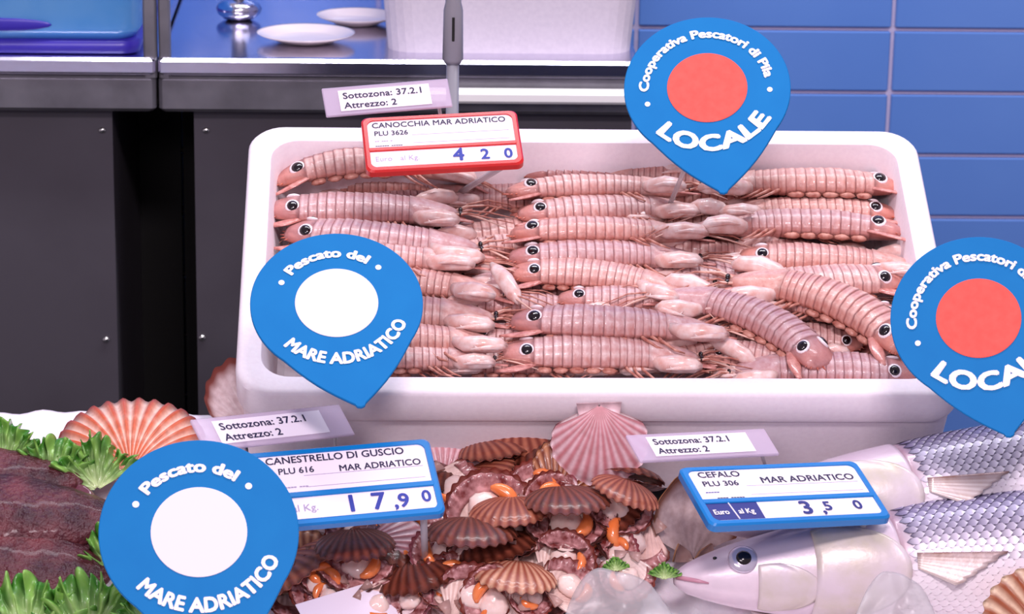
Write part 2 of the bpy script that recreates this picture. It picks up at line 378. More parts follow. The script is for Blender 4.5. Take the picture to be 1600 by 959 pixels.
# ------------------------------------------------------------------ mantis shrimp
L = .152
PINK, MAUVE, DARK, ORNG, PALE = lin('e4b4ab'), lin('c6a6aa'), lin('64262f'), lin('cc6e54'), lin('f8e4de')
def make_shrimp(k1, k2, tint, seed):
    rnd = random.Random(seed)
    N = 160; ds = L*1.5/N; tab = []; p = Vector((0, 0, 0)); x = 0
    for i in range(N+1):
        h = k1*(x-L*.45)/L; a = -k2*(x-L*.45)/L
        t = Vector((cos(h)*cos(a), sin(h)*cos(a), sin(a))); tab.append((p.copy(), t)); p = p+t*ds; x += ds
    def bend(q):
        x, y, z = q; i = max(0, min(N, x/ds)); k = int(min(N-1, i)); P, t = tab[k]; P2, t2 = tab[min(N, k+1)]; fr = i-k
        Pm = P.lerp(P2, fr) if x > 0 else P+t*x; t = t.lerp(t2, fr)
        n = Vector((0, 0, 1)).cross(t).normalized(); b = t.cross(n)
        return tuple(Pm+n*y+b*z)
    bv = lambda vf: ([bend(q) for q in vf[0]], vf[1])
    root = empty('mantis_shrimp', Matrix())
    # outline along the body
    xs_ = [0, .003, .010, .024, .05, .09, .112, .126, .142, .149, .152]
    hw_ = [.0070, .0116, .0142, .0156, .0166, .0154, .0140, .0128, .0086, .0052, .0022]
    hh_ = [.0034, .0056, .0078, .0100, .0122, .0116, .0104, .0092, .0062, .0042, .0020]
    hw = lambda x: float(np.interp(x, xs_, hw_)); hh = lambda x: float(np.interp(x, xs_, hh_))
    st = [(0, 1, 0), (.003, 1, 0), (.008, 1, 0), (.014, 1, .1), (.020, 1.0, .1), (.0236, .97, .9)]
    bounds = [.024+.0073*i for i in range(10)]+[.0897+.0056*i for i in range(1, 5)]
    for a, b in zip(bounds[:-1], bounds[1:]):
        d = b-a; st += [(a+.0001, 1.022, .85), (a+.12*d, 1.03, .12), (a+.32*d, 1.015, .0), (a+.58*d, 1.004, .26), (a+.84*d, .99, .12), (b-.0002, .97, 1)]
    st += [(.1124, 1.06, .3), (.118, 1.04, 0), (.126, 1.0, .1), (.134, 1.0, 0), (.142, 1, .1), (.149, 1, .2), (.152, 1, .2)]
    n = 22; rings = []; cols = []
    for x, k, dk in st:
        W, H = hw(x)*k, hh(x)*k; r = []
        for j in range(n):
            t = 2*pi*j/n; s = sin(t); c = cos(t)
            car = 1+.045*(cos(t*10) if s > 0 and .02 < x < .115 else .9*cos(t*7) if s > 0 and x <= .02 else 0)
            y = W*c*car*(abs(c)**-.12 if abs(c) > .05 else 1); z = H*s*car*(1.0 if s > 0 else .62)
            r.append((x, y, z+.008))
            base = mixc(mixc(PINK, MAUVE, max(0, s)*tint), ORNG, .55*max(0, -s+.15))
            if x < .022: base = mixc(base, ORNG, .35+.2*sin(x*900))
            if x > .112: base = mixc(base, PALE, .35)
            base = mixc(base, ORNG, .5*max(0, rnd.uniform(-1, 1))*(abs(s) < .5))
            if s > .1 and .02 < x < .115 and cos(t*10) > .4: base = mixc(base, PALE, .45)  # glints painted as paler colour along the ridges
            if x <= .022: base = mixc(base, DARK, .38*max(0, rnd.uniform(-.6, 1)))
            if x > .112: base = mixc(base, ORNG, .45*max(0, rnd.uniform(-1, 1)))
            base = mixc(base, DARK, dk*(.80 if s > -.2 else .45)*rnd.uniform(.7, 1))
            if dk == .0 and .024 < x < .112: base = mixc(base, PALE, .35*max(0, s)+rnd.uniform(0, .18))
            cols.append(base)
        rings.append(r)
    V, F = loft(rings)
    extra = []
    for k in range(7):                              # spines on the tail edge
        a = -1.25+2.5*k/6; x0, y0 = .006-.006*cos(a), .0105*sin(a)
        extra.append(tube([(x0+.003, y0*.9, .008), (x0-.0045*cos(a), y0+.0045*sin(a), .0085)], [.0013, .0002], 5))
    Vs, Fs = join((V, F), *extra); cols += [ORNG]*(len(Vs)-len(V))
    mesh('body', bv((Vs, Fs)), M_SHRIMP, root, cols)
    for s in (-1, 1):
        sc = (.0185, s*.0092, .0148); tl = Matrix.Translation(sc) @ R(-s*radians(40), 'X')
        ring = mesh('tail_spot', bv(xf(ellip((0, 0, 0), (.0062, .0056, .0018), 16, 6), tl)), M_SPOTW, root)
        mesh('pupil', bv(xf(ellip((0, 0, .0009), (.0046, .0042, .0018), 14, 6), tl)), M_SPOTB, ring)
        fl = gridsurf(6, 5, lambda a, b: (.026-.031*a, s*(.0138+.010*a*(1-.3*a)+(b-.5)*.011*sin(pi*(.18+.80*a))), .007-.003*a+.0015*sin(b*pi)))
        mesh('tail_flap', bv(thick(fl, .0008)), M_URO, root)
        # raptorial claw folded forward, with its toothed finger
        z0 = .007+rnd.uniform(0, .007); sp = rnd.uniform(.9, 1.7)
        cl = mesh('claw', bv(tube([(.114, s*.009, z0), (.122, s*.013*sp, z0+.001), (.134, s*.0165*sp, z0+.003), (.147, s*.017*sp, z0+.003), (.152, s*.016*sp, z0+.002)], [.0032, .0056, .0064, .0052, .0022], 9)), M_CLAW, root)
        fing = [tube([(.151, s*.017*sp, z0+.002), (.145, s*.022*sp, z0+.004), (.134, s*.0245*sp, z0+.004), (.124, s*.0235*sp, z0+.002)], [.0022, .0022, .0015, .0004], 7)]
        for k in range(4):
            xx = .128+.005*k; fing.append(tube([(xx, s*.0235*sp, z0+.003), (xx-.001, s*.0195*sp, z0+.003)], [.0009, .0002], 4))
        mesh('claw_finger', bv(join(*fing)), M_CLAW, cl)
        for k in range(3):
            xx = .094+.006*k; ln = rnd.uniform(.8, 1.3)
            mesh('walking_leg', bv(tube([(xx, s*.010, .005), (xx+.002, s*.018*ln, .006), (xx+.010, s*.024*ln, .003), (xx+.017, s*.0235*ln, .001)], [.0016, .0012, .0009, .0004], 5)), M_LEG, root)
        for k in range(5):
            xx = .034+.0125*k
            mesh('swimming_leg', bv(ellip((xx-.002, s*.0148, .0025), (.0064, .0034, .0022), 9, 5, .10, k)), M_LEG, root)
        for q_ in (.6, 1.5): mesh('antennule', bv(tube([(.149, s*.003, .008), (.160, s*.006*q_, .013), (.176, s*.012*q_, .014), (.196, s*.012*q_+.004, .010)], [.0009, .0007, .0006, .0003], 5)), M_LEG, root)
        mesh('antenna', bv(tube([(.148, s*.0035, .009), (.158, s*.007, .012), (.172, s*.012*sp, .011), (.190, s*.017*sp, .008)], [.0011, .0009, .0007, .0003], 5)), M_ANT, root)
        sca = gridsurf(5, 4, lambda a, b: (.143+.021*a, s*(.006+.007*a+(b-.5)*.0065*sin(pi*(.12+.86*a))), .0075+.001*sin(b*pi)))
        mesh('antenna_scale', bv(thick(sca, .0006)), M_URO, root)
        mesh('eye', bv(ellip((.1535, s*.0036, .0105), (.0020, .0030, .0019), 9, 6)), M_SPOTB, root)
    ch = Vector(bend((L, 0, 0))); root['_c'] = (ch.x, ch.y)
    return root, ch
PROTO = [make_shrimp(*a) for a in ((.04, .10, .5, 1), (.45, .2, .75, 2), (-.45, .15, .3, 3), (.1, .75, .6, 4), (-1.0, .3, .5, 5), (.95, .25, .4, 6))]
for r_, c_ in PROTO: del r_['_c']
used = set()
def place_shrimp(tail, head, dw, k, roll, label, group='mantis shrimp in the foam box'):
    lv = lambda py: .0665+.028*max(0, min(1, (py-280)/315.))+dw
    A, B = pixw(*tail, lv(tail[1])), pixw(*head, lv(head[1]))
    A.y += random.uniform(-.003, .003); B.y += random.uniform(-.005, .005); roll += random.uniform(-.15, .2); d = B-A; r_, c = PROTO[k]
    if k in used: o = copy_tree(r_)
    else: o = r_; used.add(k)
    sc = max(.8, min(1.3, d.xy.length/c.xy.length)); ang = atan2(d.y, d.x)-atan2(c.y, c.x)
    pt = atan2(d.z, d.xy.length); s = 1 if cos(ang) > 0 else -1
    o.matrix_basis = DM @ T(A+Vector((0, 0, .002))) @ R(ang, 'Z') @ R(-pt, 'Y') @ R(-s*roll, 'X') @ Matrix.Diagonal((sc, sc*1.17, sc*1.14, 1))
    tag(o, label, 'shrimp', group)
ORD = ['first', 'second', 'third', 'fourth', 'fifth', 'sixth', 'seventh', 'eighth', 'ninth', 'tenth', 'eleventh']
mid = [((812, 287), (1072, 283), 0, .4), ((794, 321), (1075, 327), 2, .5), ((810, 354), (1085, 352), 0, .55), ((800, 388), (1085, 392), 1, .5),
       ((796, 422), (1090, 424), 0, .5), ((800, 446), (1070, 474), 2, .45), ((872, 489), (1135, 492), 0, .5), ((800, 524), (1115, 528), 1, .5), ((786, 574), (1090, 580), 0, .5)]
for i, (a, b, k, ro) in enumerate(mid):
    place_shrimp(a, b, .004 if i in (1, 7, 5) else 0, k, ro, 'pink mantis shrimp, %s from the back wall in the middle column of the foam box' % ORD[i])
left = [((438, 308), (730, 296), 3, .3, .004), ((424, 346), (715, 350), 0, .5, .006), ((450, 384), (745, 402), 1, .4, 0), ((436, 424), (740, 440), 0, .5, 0), ((470, 468), (785, 482), 2, .4, 0),
        ((452, 508), (770, 520), 0, .5, .0), ((480, 548), (775, 556), 1, .5, 0), ((500, 582), (770, 588), 0, .5, 0)]
for i, (a, b, k, ro, dw) in enumerate(left):
    place_shrimp(a, b, dw, k, ro, 'pink mantis shrimp, %s from the back wall in the column beside the red price tag' % ORD[i])
right = [((1402, 318), (1100, 304), 2, .5, .008), ((1396, 352), (1120, 358), 0, .55, 0), ((1408, 388), (1085, 384), 1, .55, .002), ((1155, 420), (1430, 432), 0, .4, 0), ((1404, 452), (1120, 458), 2, .4, 0)]
for i, (a, b, k, ro, dw) in enumerate(right):
    place_shrimp(a, b, dw, k, ro, 'pink mantis shrimp, %s from the back wall in the column against the tiled side' % ORD[i])
place_shrimp((1280, 588), (1030, 478), .010, 5, .35, 'mantis shrimp lying aslant with its tail toward the front rim, beside the long pale claw')
place_shrimp((1412, 566), (1140, 462), .008, 5, .3, 'curved mantis shrimp lying aslant with its tail in the front corner of the foam box')
place_shrimp((1405, 508), (1190, 472), -.004, 4, .4, 'curled mantis shrimp half hidden under the slanting one in the foam box')
place_shrimp((1425, 598), (1140, 594), -.004, 0, .4, 'mantis shrimp pressed along the front rim under the slanting ones')
place_shrimp((1165, 300), (925, 284), .004, 0, -.1, 'shaded brownish mantis shrimp under the upper red disc sign', )
place_shrimp((1100, 560), (1330, 590), -.008, 1, .3, 'mantis shrimp mostly hidden below the slanting ones by the front rim')
# the lower layers that show in the gaps
rnd = random.Random(11); lows = 0
for row in range(8):
    y = 300+row*40
    for (xa, xb) in ((440, 730), (700, 960), (960, 1230), (1400, 1130)):
        j = rnd.uniform(-12, 12); jx = rnd.uniform(-25, 25)
        if rnd.random() < .5: xa, xb = xb, xa
        a_, b_ = max(500, min(1345, xa+jx)), max(500, min(1345, xb+jx))
        place_shrimp((a_, y+j), (b_, y+rnd.uniform(-18, 18)), -.016, rnd.choice((0, 1, 2, 0)), rnd.uniform(.1, .5), 'lower mantis shrimp showing in gaps under the %s upper row from the back wall' % ORD[row], 'mantis shrimp of the lower layer')
# loose pale claws lying on the heap
for (a, b, r0, lb) in (((1108, 530), (1180, 566), .0085, 'long cream shrimp claw lying loose beside the slanting shrimp'), ((768, 412), (812, 474), .0085, 'white shrimp claw lying loose between the left and middle columns'),
                       ((998, 440), (1024, 470), .007, 'short white shrimp claw lying loose amid the shrimp heads'), ((1076, 322), (1140, 330), .0085, 'pale greenish shrimp claw under the upper red disc sign')):
    A = pixw(*a, .108 if a[1] > 400 else .096); B = pixw(*b, .108 if a[1] > 400 else .096); m_ = (A+B)/2+Vector((0, 0, .003))
    o = mesh('shrimp_claw', tube([A, A.lerp(m_, .45), m_, m_.lerp(B, .6), B], [.002, r0*.75, r0*.9, r0*.8, .002], 10), M_CLAW, M=DM)
    tag(o, lb, 'claw', 'loose shrimp claws')

# ------------------------------------------------------------------ shells
def valve(Rr, ribs, cup, th, rib_amp=.018, ear=True, fan=1.15, seed=0, nt=64, nr=12):
    """fan-shaped ribbed shell, hinge at the origin, opening to +y, hollow side up; returns verts, faces, (s, theta, side) per vertex"""
    V, F, A = [], [], []
    def pt(s, t, off):
        rho = Rr*(cos(t)**.62)*(1+.016*cos(ribs*2*t/fan*1.0)) if abs(t) < 1.5 else 0
        r = s*rho
        bowl = -cup*Rr*(max(0, 1-(2*s**.85-1)**2))**.75*(cos(t*.95)**.8)
        rb = rib_amp*Rr*cos(ribs*2*t/fan)*(s**1.1)
        return (r*sin(t), r*cos(t), bowl+rb+off)
    for side, off in ((0, 0), (1, -th)):
        base = len(V)
        for i in range(nr+1):
            s = .02+.98*i/nr
            for j in range(nt+1):
                t = -fan+2*fan*j/nt
                V.append(pt(s, t, off*(1-.6*(s > .98)))); A.append((s, t, side))
        for i in range(nr):
            for j in range(nt):
                a = base+i*(nt+1)+j; q = (a, a+1, a+nt+2, a+nt+1)
                F.append(q[::-1] if side == 0 else q)
    n = (nr+1)*(nt+1)
    for j in range(nt): a = nr*(nt+1)+j; F.append((a, a+1, a+1+n, a+n))
    for i in range(nr):
        a = i*(nt+1); F.append((a, a+nt+1, a+nt+1+n, a+n)); a += nt; F.append((a+nt+1, a, a+n, a+nt+1+n))
    if ear:
        for s in (-1, 1):
            b = len(V)
            for z in (0.004*Rr, -th):
                for p in ((0, -.02), (s*.27, -.02), (s*.25, .10), (s*.22, .18), (s*.08, .10)):
                    V.append((p[0]*Rr, p[1]*Rr, z)); A.append((.88, 0, 0 if z > 0 else 1))
            t_ = [(0, 1, 2, 3, 4), (9, 8, 7, 6, 5)]+[(i, (i+1) % 5, (i+1) % 5+5, i+5) for i in range(5)]
            F += [tuple(i+b for i in (q if s < 0 else q[::-1])) for q in t_]
    return V, F, A
def shell_cols(A, out, out2, inn, rim, ribs, fan=1.15, dark=None):
    C = []
    for s, t, side in A:
        if side == 0: c = mixc(lin(inn), lin(rim), max(0, (s-.80)/.14))
        else:
            rb = .5+.5*cos(ribs*2*t/fan); c = mixc(lin(out), lin(out2), min(1, rb*1.15-.1)*(.35+.65*s)+.18*(sin(s*26) > .75))
            if dark and s > .80: c = mixc(c, lin(dark), (s-.80)/.2)
        C.append(c)
    return C
SH = []
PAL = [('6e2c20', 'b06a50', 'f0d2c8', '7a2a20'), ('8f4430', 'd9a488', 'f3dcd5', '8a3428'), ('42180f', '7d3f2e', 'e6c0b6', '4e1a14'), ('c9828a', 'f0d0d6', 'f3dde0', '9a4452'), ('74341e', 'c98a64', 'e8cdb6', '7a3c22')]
def make_scallop(kind, pal, seed):
    rd = random.Random(seed); root = empty('scallop', Matrix()); Rr = .052
    o1, o2, i1, rm = PAL[pal]; V, F, A = valve(Rr, 24, .15, .0016, .011, nt=110)
    C = shell_cols(A, o1, o2, i1, rm, 24)
    z0 = .012
    if kind != 'closed':
        sh = mesh('lower_shell', ([(x, y-.026, z+z0) for x, y, z in V], F), M_SHELL, root, C)
        fr = []; nn = 72                              # frilled mantle round the edge
        for k in range(nn+1):
            t = -1.02+2.04*k/nn; fr.append(t)
        def mf(a, b):
            t = -1.02+2.04*a; s = .70+.24*b; rho = Rr*cos(t)**.62*s
            return (rho*sin(t), rho*cos(t)-.026, z0-.17*Rr*(max(0, 1-(2*s**.85-1)**2))**.75*cos(t)**.8+.0024+.0009*sin(46*t+3*b)*b+.001*sin(13*t+seed))
        mesh('mantle', thick(gridsurf(nn, 4, mf), .0012), M_MANTLE, root)
        mesh('meat', ellip((rd.uniform(-.004, .004), .000, z0-.003), (.0125, .0115, .0068), 16, 8, .07, seed), M_MEAT, root)
        if rd.random() < .75:
            sx = rd.choice((-1, 1)); mesh('roe', tube([(sx*.0140*sin(a_*pi/180)+sx*.001, .0135*cos(a_*pi/180)-.001, z0+.001) for a_ in range(5, 121, 12)], [.0014, .0030, .0040, .0046, .0049, .0048, .0043, .0034, .0022, .0008], 12), M_ROE, root)
    if kind in ('gaping', 'closed'):
        oa = radians(34) if kind == 'gaping' else radians(5)
        zz = z0 if kind == 'gaping' else .004
        Mx = T((0, -.026, zz)) @ R(oa, 'X') @ Matrix.Scale(-1, 4, (0, 0, 1))
        mesh('upper_shell', ([tuple(Mx @ Vector(p)) for p in V], [q[::-1] for q in F]), M_SHELL, root, C)
    if kind == 'closed':
        mesh('lower_shell', ([(x, y-.026, z*.5+.004) for x, y, z in V], F), M_SHELL, root, C)
    return root
SPEC = [('open', 0), ('open', 1), ('open', 3), ('gaping', 0), ('gaping', 2), ('gaping', 1), ('closed', 0), ('closed', 3), ('closed', 4), ('open', 2)]
SPR = [make_scallop(k, p, i+3) for i, (k, p) in enumerate(SPEC)]
s_used = set()
def place_scallop(px, py, wv, k, rz, tx, ty, sc, label, group='queen scallops heaped between the blue price tags'):
    P = pixw(px, py, wv)
    if k in s_used: o = copy_tree(SPR[k])
    else: o = SPR[k]; s_used.add(k)
    o.matrix_basis = DM @ T(P) @ R(radians(tx), 'X') @ R(radians(ty), 'Y') @ R(radians(rz), 'Z') @ Matrix.Scale(sc, 4)
    tag(o, label, 'scallop', group)
S = place_scallop
# tilt about x: positive turns the hollow side toward the viewer
S(762, 800, .052, 0, 10, 28, 6, 1.25, 'open round scallop showing pale meat and bright orange roe under the price tag corner')
S(786, 712, .040, 7, 60, 20, 0, 1.2, 'smooth pale pink closed scallop at the top of the heap')
S(936, 692, .080, 7, 182, 60, 0, 1.3, 'pale scallop standing upright with its straight hinge at the top')
S(890, 740, .055, 8, -35, 40, 12, 1.1, 'rust brown striped scallop leaning against the pale upright one')
S(970, 760, .045, 6, 200, -50, 10, 1.2, 'dark brown ridged scallop arching over a deep shadow')
S(836, 770, .052, 1, 30, 20, 10, .95, 'small open scallop with pink meat beside the round one')
S(868, 790, .052, 2, 70, 10, -10, .85, 'small scallop with a round white muscle below the rust brown one')
S(960, 805, .054, 3, 165, 10, 14, .95, 'gaping scallop with grey white meat below the dark arching one')
S(556, 893, .044, 4, 185, 10, 0, 1.05, 'gaping dark scallop with meat inside, under the hanging price tag')
S(615, 875, .040, 7, 250, 30, 20, 1.15, 'lilac pink ribbed scallop beside the gaping dark one')
S(560, 838, .036, 0, 0, 30, 0, .9, 'open scallop with orange roe in the shade of the price tag')
S(470, 880, .030, 8, 30, 30, -20, 1.0, 'red brown scallop peeping out beside the lower white disc sign')
S(655, 672, .040, 6, 0, -40, 0, 1.2, 'brown fluted scallop edge rising behind the blue price tag')
S(605, 668, .036, 7, 180, 40, 0, 1.1, 'pale ribbed scallop beside the clear label behind the blue price tag')
S(815, 694, .046, 6, 185, -8, 0, 1.15, 'dark brown closed scallop at the back of the heap')
S(705, 722, .034, 7, -20, 30, 10, 1.0, 'pale pink scallop touching the corner of the blue price tag')
S(880, 832, .052, 4, 190, 4, 6, 1.15, 'wide flat gaping scallop with a reddish meat lip')
S(800, 842, .048, 3, 175, 8, -8, 1.05, 'gaping scallop with a cream muscle in the middle of the heap')
S(975, 850, .040, 9, 140, 20, 18, 1.15, 'dark red open scallop next to the mullet snout')
S(735, 884, .044, 4, 180, 4, 0, 1.2, 'long dark gaping scallop lying flat in the front of the heap')
S(850, 900, .034, 0, 200, 16, 8, 1.2, 'open scallop with grey meat beside the clear film')
S(720, 945, .030, 2, 10, 20, 0, 1.2, 'open pink scallop in the front of the heap beside the white card')
S(800, 945, .034, 5, 170, 8, 0, 1.1, 'gaping pale scallop in the front of the heap by the clear film')
S(640, 930, .030, 9, 60, 18, 10, 1.1, 'open brown scallop behind the white card')
rnd = random.Random(5)
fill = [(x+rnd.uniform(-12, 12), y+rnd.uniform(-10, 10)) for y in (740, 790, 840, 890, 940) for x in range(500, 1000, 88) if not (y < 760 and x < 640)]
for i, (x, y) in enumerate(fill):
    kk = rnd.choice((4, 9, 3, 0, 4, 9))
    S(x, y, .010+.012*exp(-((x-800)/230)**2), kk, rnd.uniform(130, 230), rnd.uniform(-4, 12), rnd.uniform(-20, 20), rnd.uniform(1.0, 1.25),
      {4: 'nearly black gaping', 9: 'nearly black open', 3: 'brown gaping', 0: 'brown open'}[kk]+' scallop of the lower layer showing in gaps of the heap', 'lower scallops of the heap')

for i in range(26):
    x = rnd.uniform(600, 1000) if i % 3 else rnd.uniform(480, 700); y = rnd.uniform(760, 945) if x > 700 else rnd.uniform(840, 950)
    kk = rnd.choice((0, 1, 2, 0, 9, 1))
    S(x, y, .038+.012*exp(-((x-820)/170)**2), kk, rnd.uniform(0, 360), rnd.uniform(5, 40), rnd.uniform(-25, 25), rnd.uniform(.7, 1.0),
      'small open %s scallop with pale meat tucked among the larger ones of the heap' % {0: 'brown', 1: 'tan', 2: 'pink', 9: 'nearly black'}[kk], 'small open scallops of the heap')
def big_shell(name, px, py, wv, Rr, ribs, cup, rz, tx, ty, cols_, label, amp=.03, dark=None, up_=False):
    V, F, A = valve(Rr, ribs, cup, .0025, amp, nt=96, nr=16)
    C = shell_cols(A, *cols_, ribs, dark=dark)
    P = pixw(px, py, wv)
    o = empty(name, DM @ T(P) @ R(radians(tx), 'X') @ R(radians(ty), 'Y') @ R(radians(rz), 'Z'))
    if up_: V = [(x, y, -z) for x, y, z in V]; F = [q[::-1] for q in F]
    mesh('shell', (V, F), M_SHELL, o, C)
    return tag(o, label, 'shell')
big_shell('scallop_shell', 205, 748, .030, .105, 26, .16, 4, -8, 0, ('d65f30', 'fbe2d0', 'f4dcd2', 'b5604a'), 'large orange and cream fluted scallop shell behind the lettuce', .035, '7a2f3c', True)
big_shell('scallop_shell', 398, 672, .020, .066, 16, .12, 8, 30, 8, ('d8b4b0', 'ecd6d2', 'e4d0d0', '7a3a30'), 'pale pointed shell with dark brown edge leaning at the foam box corner', .02, '6a2c28', False)
big_shell('scallop_shell', 1085, 875, .012, .075, 10, .12, -6, 55, 30, ('9a5a34', 'b9824c', 'dcc6c2', '8a4f2c'), 'pale flat shell with a brown edge leaning behind the mullet snout', .008, None, False)
big_shell('scallop_shell', 1372, 716, .02, .100, 26, .2, 8, 30, 0, ('e6a29c', 'f6d6d2', 'f2d6d6', 'b05a5a'), 'pink fluted scallop shell behind the mullets at the foam box front', .035, 'a5544e', True)
big_shell('scallop_shell', 1655, 1040, .05, .080, 22, .2, 20, 30, 0, ('9a4a24', 'f0d2b4', 'f0d8c8', 'a5502c'), 'brown and cream striped scallop shell in front of the mullet belly', .035, None, True)

# ------------------------------------------------------------------ mullets
FL = .62
fx = [0, .004, .012, .028, .048, .075, .105, .135, .165, .20, .26, .33, .42, .50, .545, .57]
fh = [.0035, .008, .013, .019, .025, .031, .036, .040, .043, .047, .052, .053, .043, .029, .022, .020]
ft = [.004, .008, .013, .019, .024, .028, .031, .034, .036, .038, .040, .039, .030, .018, .012, .009]
def fi(arr, x): return float(np.interp(x, fx, arr))
def fish_pt(x, t, k=1.0):
    h, tt = fi(fh, x)*k, fi(ft, x)*k
    return Vector((x+.010*exp(-((x-.15)/.05)**2)*cos(t)**2, h*sin(t)-.006*(x < .2)*(1-x/.2), tt*cos(t)+.0))
def make_fish(label, seed):
    root = empty('grey_mullet', Matrix()); n = 36; rings = []; cols = []
    st = sorted(set([0, .002, .005]+[.01+.012*i for i in range(13)]+[.155, .158, .1585, .162]+[.17+.02*i for i in range(21)]))
    back, flank, belly, pinkh, olive = lin('645b80'), lin('d9cdda'), lin('f6eaf2'), lin('e9cfdb'), lin('b9b49a')
    for x in st:
        k = 1.0+(.045 if .1 < x <= .1581 else .03*max(0, (x-.07)/.03) if .07 < x <= .1 else 0)
        r = []
        for j in range(n):
            t = 2*pi*j/n; r.append(tuple(fish_pt(x, t, k))); s = sin(t)
            c = mixc(flank, back, (s-.45)/.35) if s > .3 else mixc(flank, belly, (.3-s)/.5)
            if x < .16: c = mixc(mixc(c, pinkh, .55), olive, .45*exp(-((x-.12)/.03)**2)*max(0, 1-abs(s)*1.4))
            if .1581 < x < .165: c = mixc(c, lin('a87884'), .6)
            cols.append(c)
        rings.append(r)
    mesh('body', loft(rings), M_FISH, root, cols)
    # overlapping scales in rows along body and back
    V, F, SC = [], [], []
    rnd = random.Random(seed); dx = .0085
    for row in range(26):
        t = radians(-58+row*6.3)
        for i in range(46):
            x = .170+dx*i+(dx/2 if row % 2 else 0)
            if x > .55: break
            s = sin(t); b = len(V)
            P = fish_pt(x, t); ex = (fish_pt(x+.001, t)-P).normalized(); ey = (fish_pt(x, t+.02)-P).normalized(); nz = ex.cross(ey).normalized()
            if nz.dot(Vector((0, sin(t), cos(t)))) < 0: nz = -nz
            hy = fi(fh, x)*radians(6.3)*.62
            base = mixc(lin('d9cedf'), lin('8d82a4'), (s-.2)/.6) if s > .2 else mixc(lin('d9cedf'), lin('faf0f6'), (.2-s)/.5)
            dk = mixc(base, lin('2a2246'), (.95 if s > -.05 else .06)*(1 if s > .1 else .75))
            pts = [(-.0056, 0, .0000), (-.002, .9, .0003), (.003, .95, .0007), (.0058, 0, .0013), (.003, -.95, .0007), (-.002, -.9, .0003)]
            for q, (a_, b_, c_) in enumerate(pts):
                V.append(tuple(P+ex*a_+ey*b_*hy+nz*(c_+.0002))); SC.append(dk if q in (0, 1, 5) else mixc(base, lin('ffffff'), .5) if q == 3 else mixc(base, dk, .12))
            F.append(tuple(b+q for q in range(6)) if (Vector(V[b+1])-Vector(V[b])).cross(Vector(V[b+3])-Vector(V[b])).dot(nz) > 0 else tuple(b+q for q in range(6))[::-1])
    sc = mesh('scales', (V, F), M_SCALE, root, SC); sc['kind'] = 'stuff'; sc['label'] = 'silver scales with dark rows'
    for s in (1, -1):
        E = fish_pt(.050, radians(22) if s > 0 else pi-radians(22))
        Em = T(E) @ R(radians(0 if s > 0 else 180), 'Y') @ R(radians(-16), 'X')
        e = mesh('eye', xf(ellip((0, 0, 0), (.0118, .0112, .0040), 22, 8), Em), M_EYES, root)
        mesh('pupil', xf(ellip((0, 0, .0022), (.0064, .0062, .0030), 18, 8), Em), M_SPOTB, e)
        def gp(x0, x1, t0, t1, off):
            def fn(a, b):
                t = radians(t0+(t1-t0)*b); ww = sin(pi*(.04+.92*b))**.5
                P = fish_pt(x0+(x1-x0)*a*ww, t if s > 0 else pi-t, 1.055)
                nrm = Vector((0, sin(t), s*cos(t))); return P+nrm*off*sin(pi*min(1, a*1.15+.05))**.5
            return gridsurf(14, 18, fn)
        mesh('gill_cover', thick(gp(.100, .166, -72, 46, .0022), .001), M_GILL, root)
        mesh('cheek_plate', thick(gp(.060, .104, -66, 8, .0016), .001), M_GILL, root)
        # pectoral fin: membrane with its rays
        base = fish_pt(.168, radians(-2) if s > 0 else pi+radians(2))
        fn = gridsurf(12, 14, lambda a, b: (base.x+.002+a*(.068-.040*b+.002*sin(b*30)), base.y+.006-b*(.012+.012*a)-.002*a, s*(abs(base.z)+.0015+.005*a+.0009*sin(b*44))))
        fc = [mixc(mixc(lin('6e3d34'), lin('e6d6d0'), min(1, (j_/14)*2.2)), lin('9a7264'), .55*(j_ % 2)) for i_ in range(13) for j_ in range(15)]
        mesh('pectoral_fin', thick(fn, .0008), M_FISH, root, fc+fc)
    for nm, x0, x1, hgt, sw in (('first_dorsal_fin', .255, .31, .014, 1.2), ('second_dorsal_fin', .40, .455, .016, 1.0)):
        fn = gridsurf(8, 5, lambda a, b: (x0+(x1-x0)*a+.02*b*sw, fi(fh, x0+(x1-x0)*a)-.002+hgt*b*(1-.65*a), .0008*sin(a*30)))
        mesh(nm, thick(fn, .001), M_FIND, root)
    for s in (-1, 1):
        fn = gridsurf(7, 4, lambda a, b: (.225+.045*a+.01*b, -fi(fh, .23)*.86-.022*b*(1-.5*a), s*(.014+.006*b)))
        mesh('pelvic_fin', thick(fn, .001), M_FIN, root)
    fn = gridsurf(7, 4, lambda a, b: (.40+.06*a+.012*b, -fi(fh, .40+.06*a)+.002-.032*b*(1-.6*a), 0)); mesh('anal_fin', thick(fn, .001), M_FIN, root)
    fn = gridsurf(8, 16, lambda a, b: (.555+.085*a*(.55+1.0*abs(b-.5)), (b-.5)*(.042+.11*a), .0008*sin(b*50)))
    mesh('tail_fin', thick(fn, .0012), M_FIN, root)
    mp = [tuple(fish_pt(x, radians(a))+Vector((0, 0, .0004))) for x, a in ((.0015, 10), (.008, -6), (.016, -14), (.024, -20))]
    mesh('mouth', tube(mp, [.0016, .0018, .0016, .0006], 7), M_LIP, root)
    mesh('nostril', ellip(tuple(fish_pt(.030, radians(40))), (.0018, .0014, .001), 8, 5), M_SPOTB, root)
    tag(root, label, 'fish', 'grey mullets on the ice')
    return root
f1 = make_fish('silver grey mullet with its eye and snout beside the scallops, lying on the ice', 1)
f2 = copy_tree(f1); f2['label'] = 'silver grey mullet lying behind the other, its head under the blue price tag'
def lay_fish(o, snout, far, wv, roll, sc=1):
    A, B = pixw(*snout, wv), pixw(*far, wv); d = B-A
    o.matrix_basis = DM @ T(A) @ R(atan2(d.y, d.x), 'Z') @ R(radians(roll), 'X') @ Matrix.Scale(sc, 4)
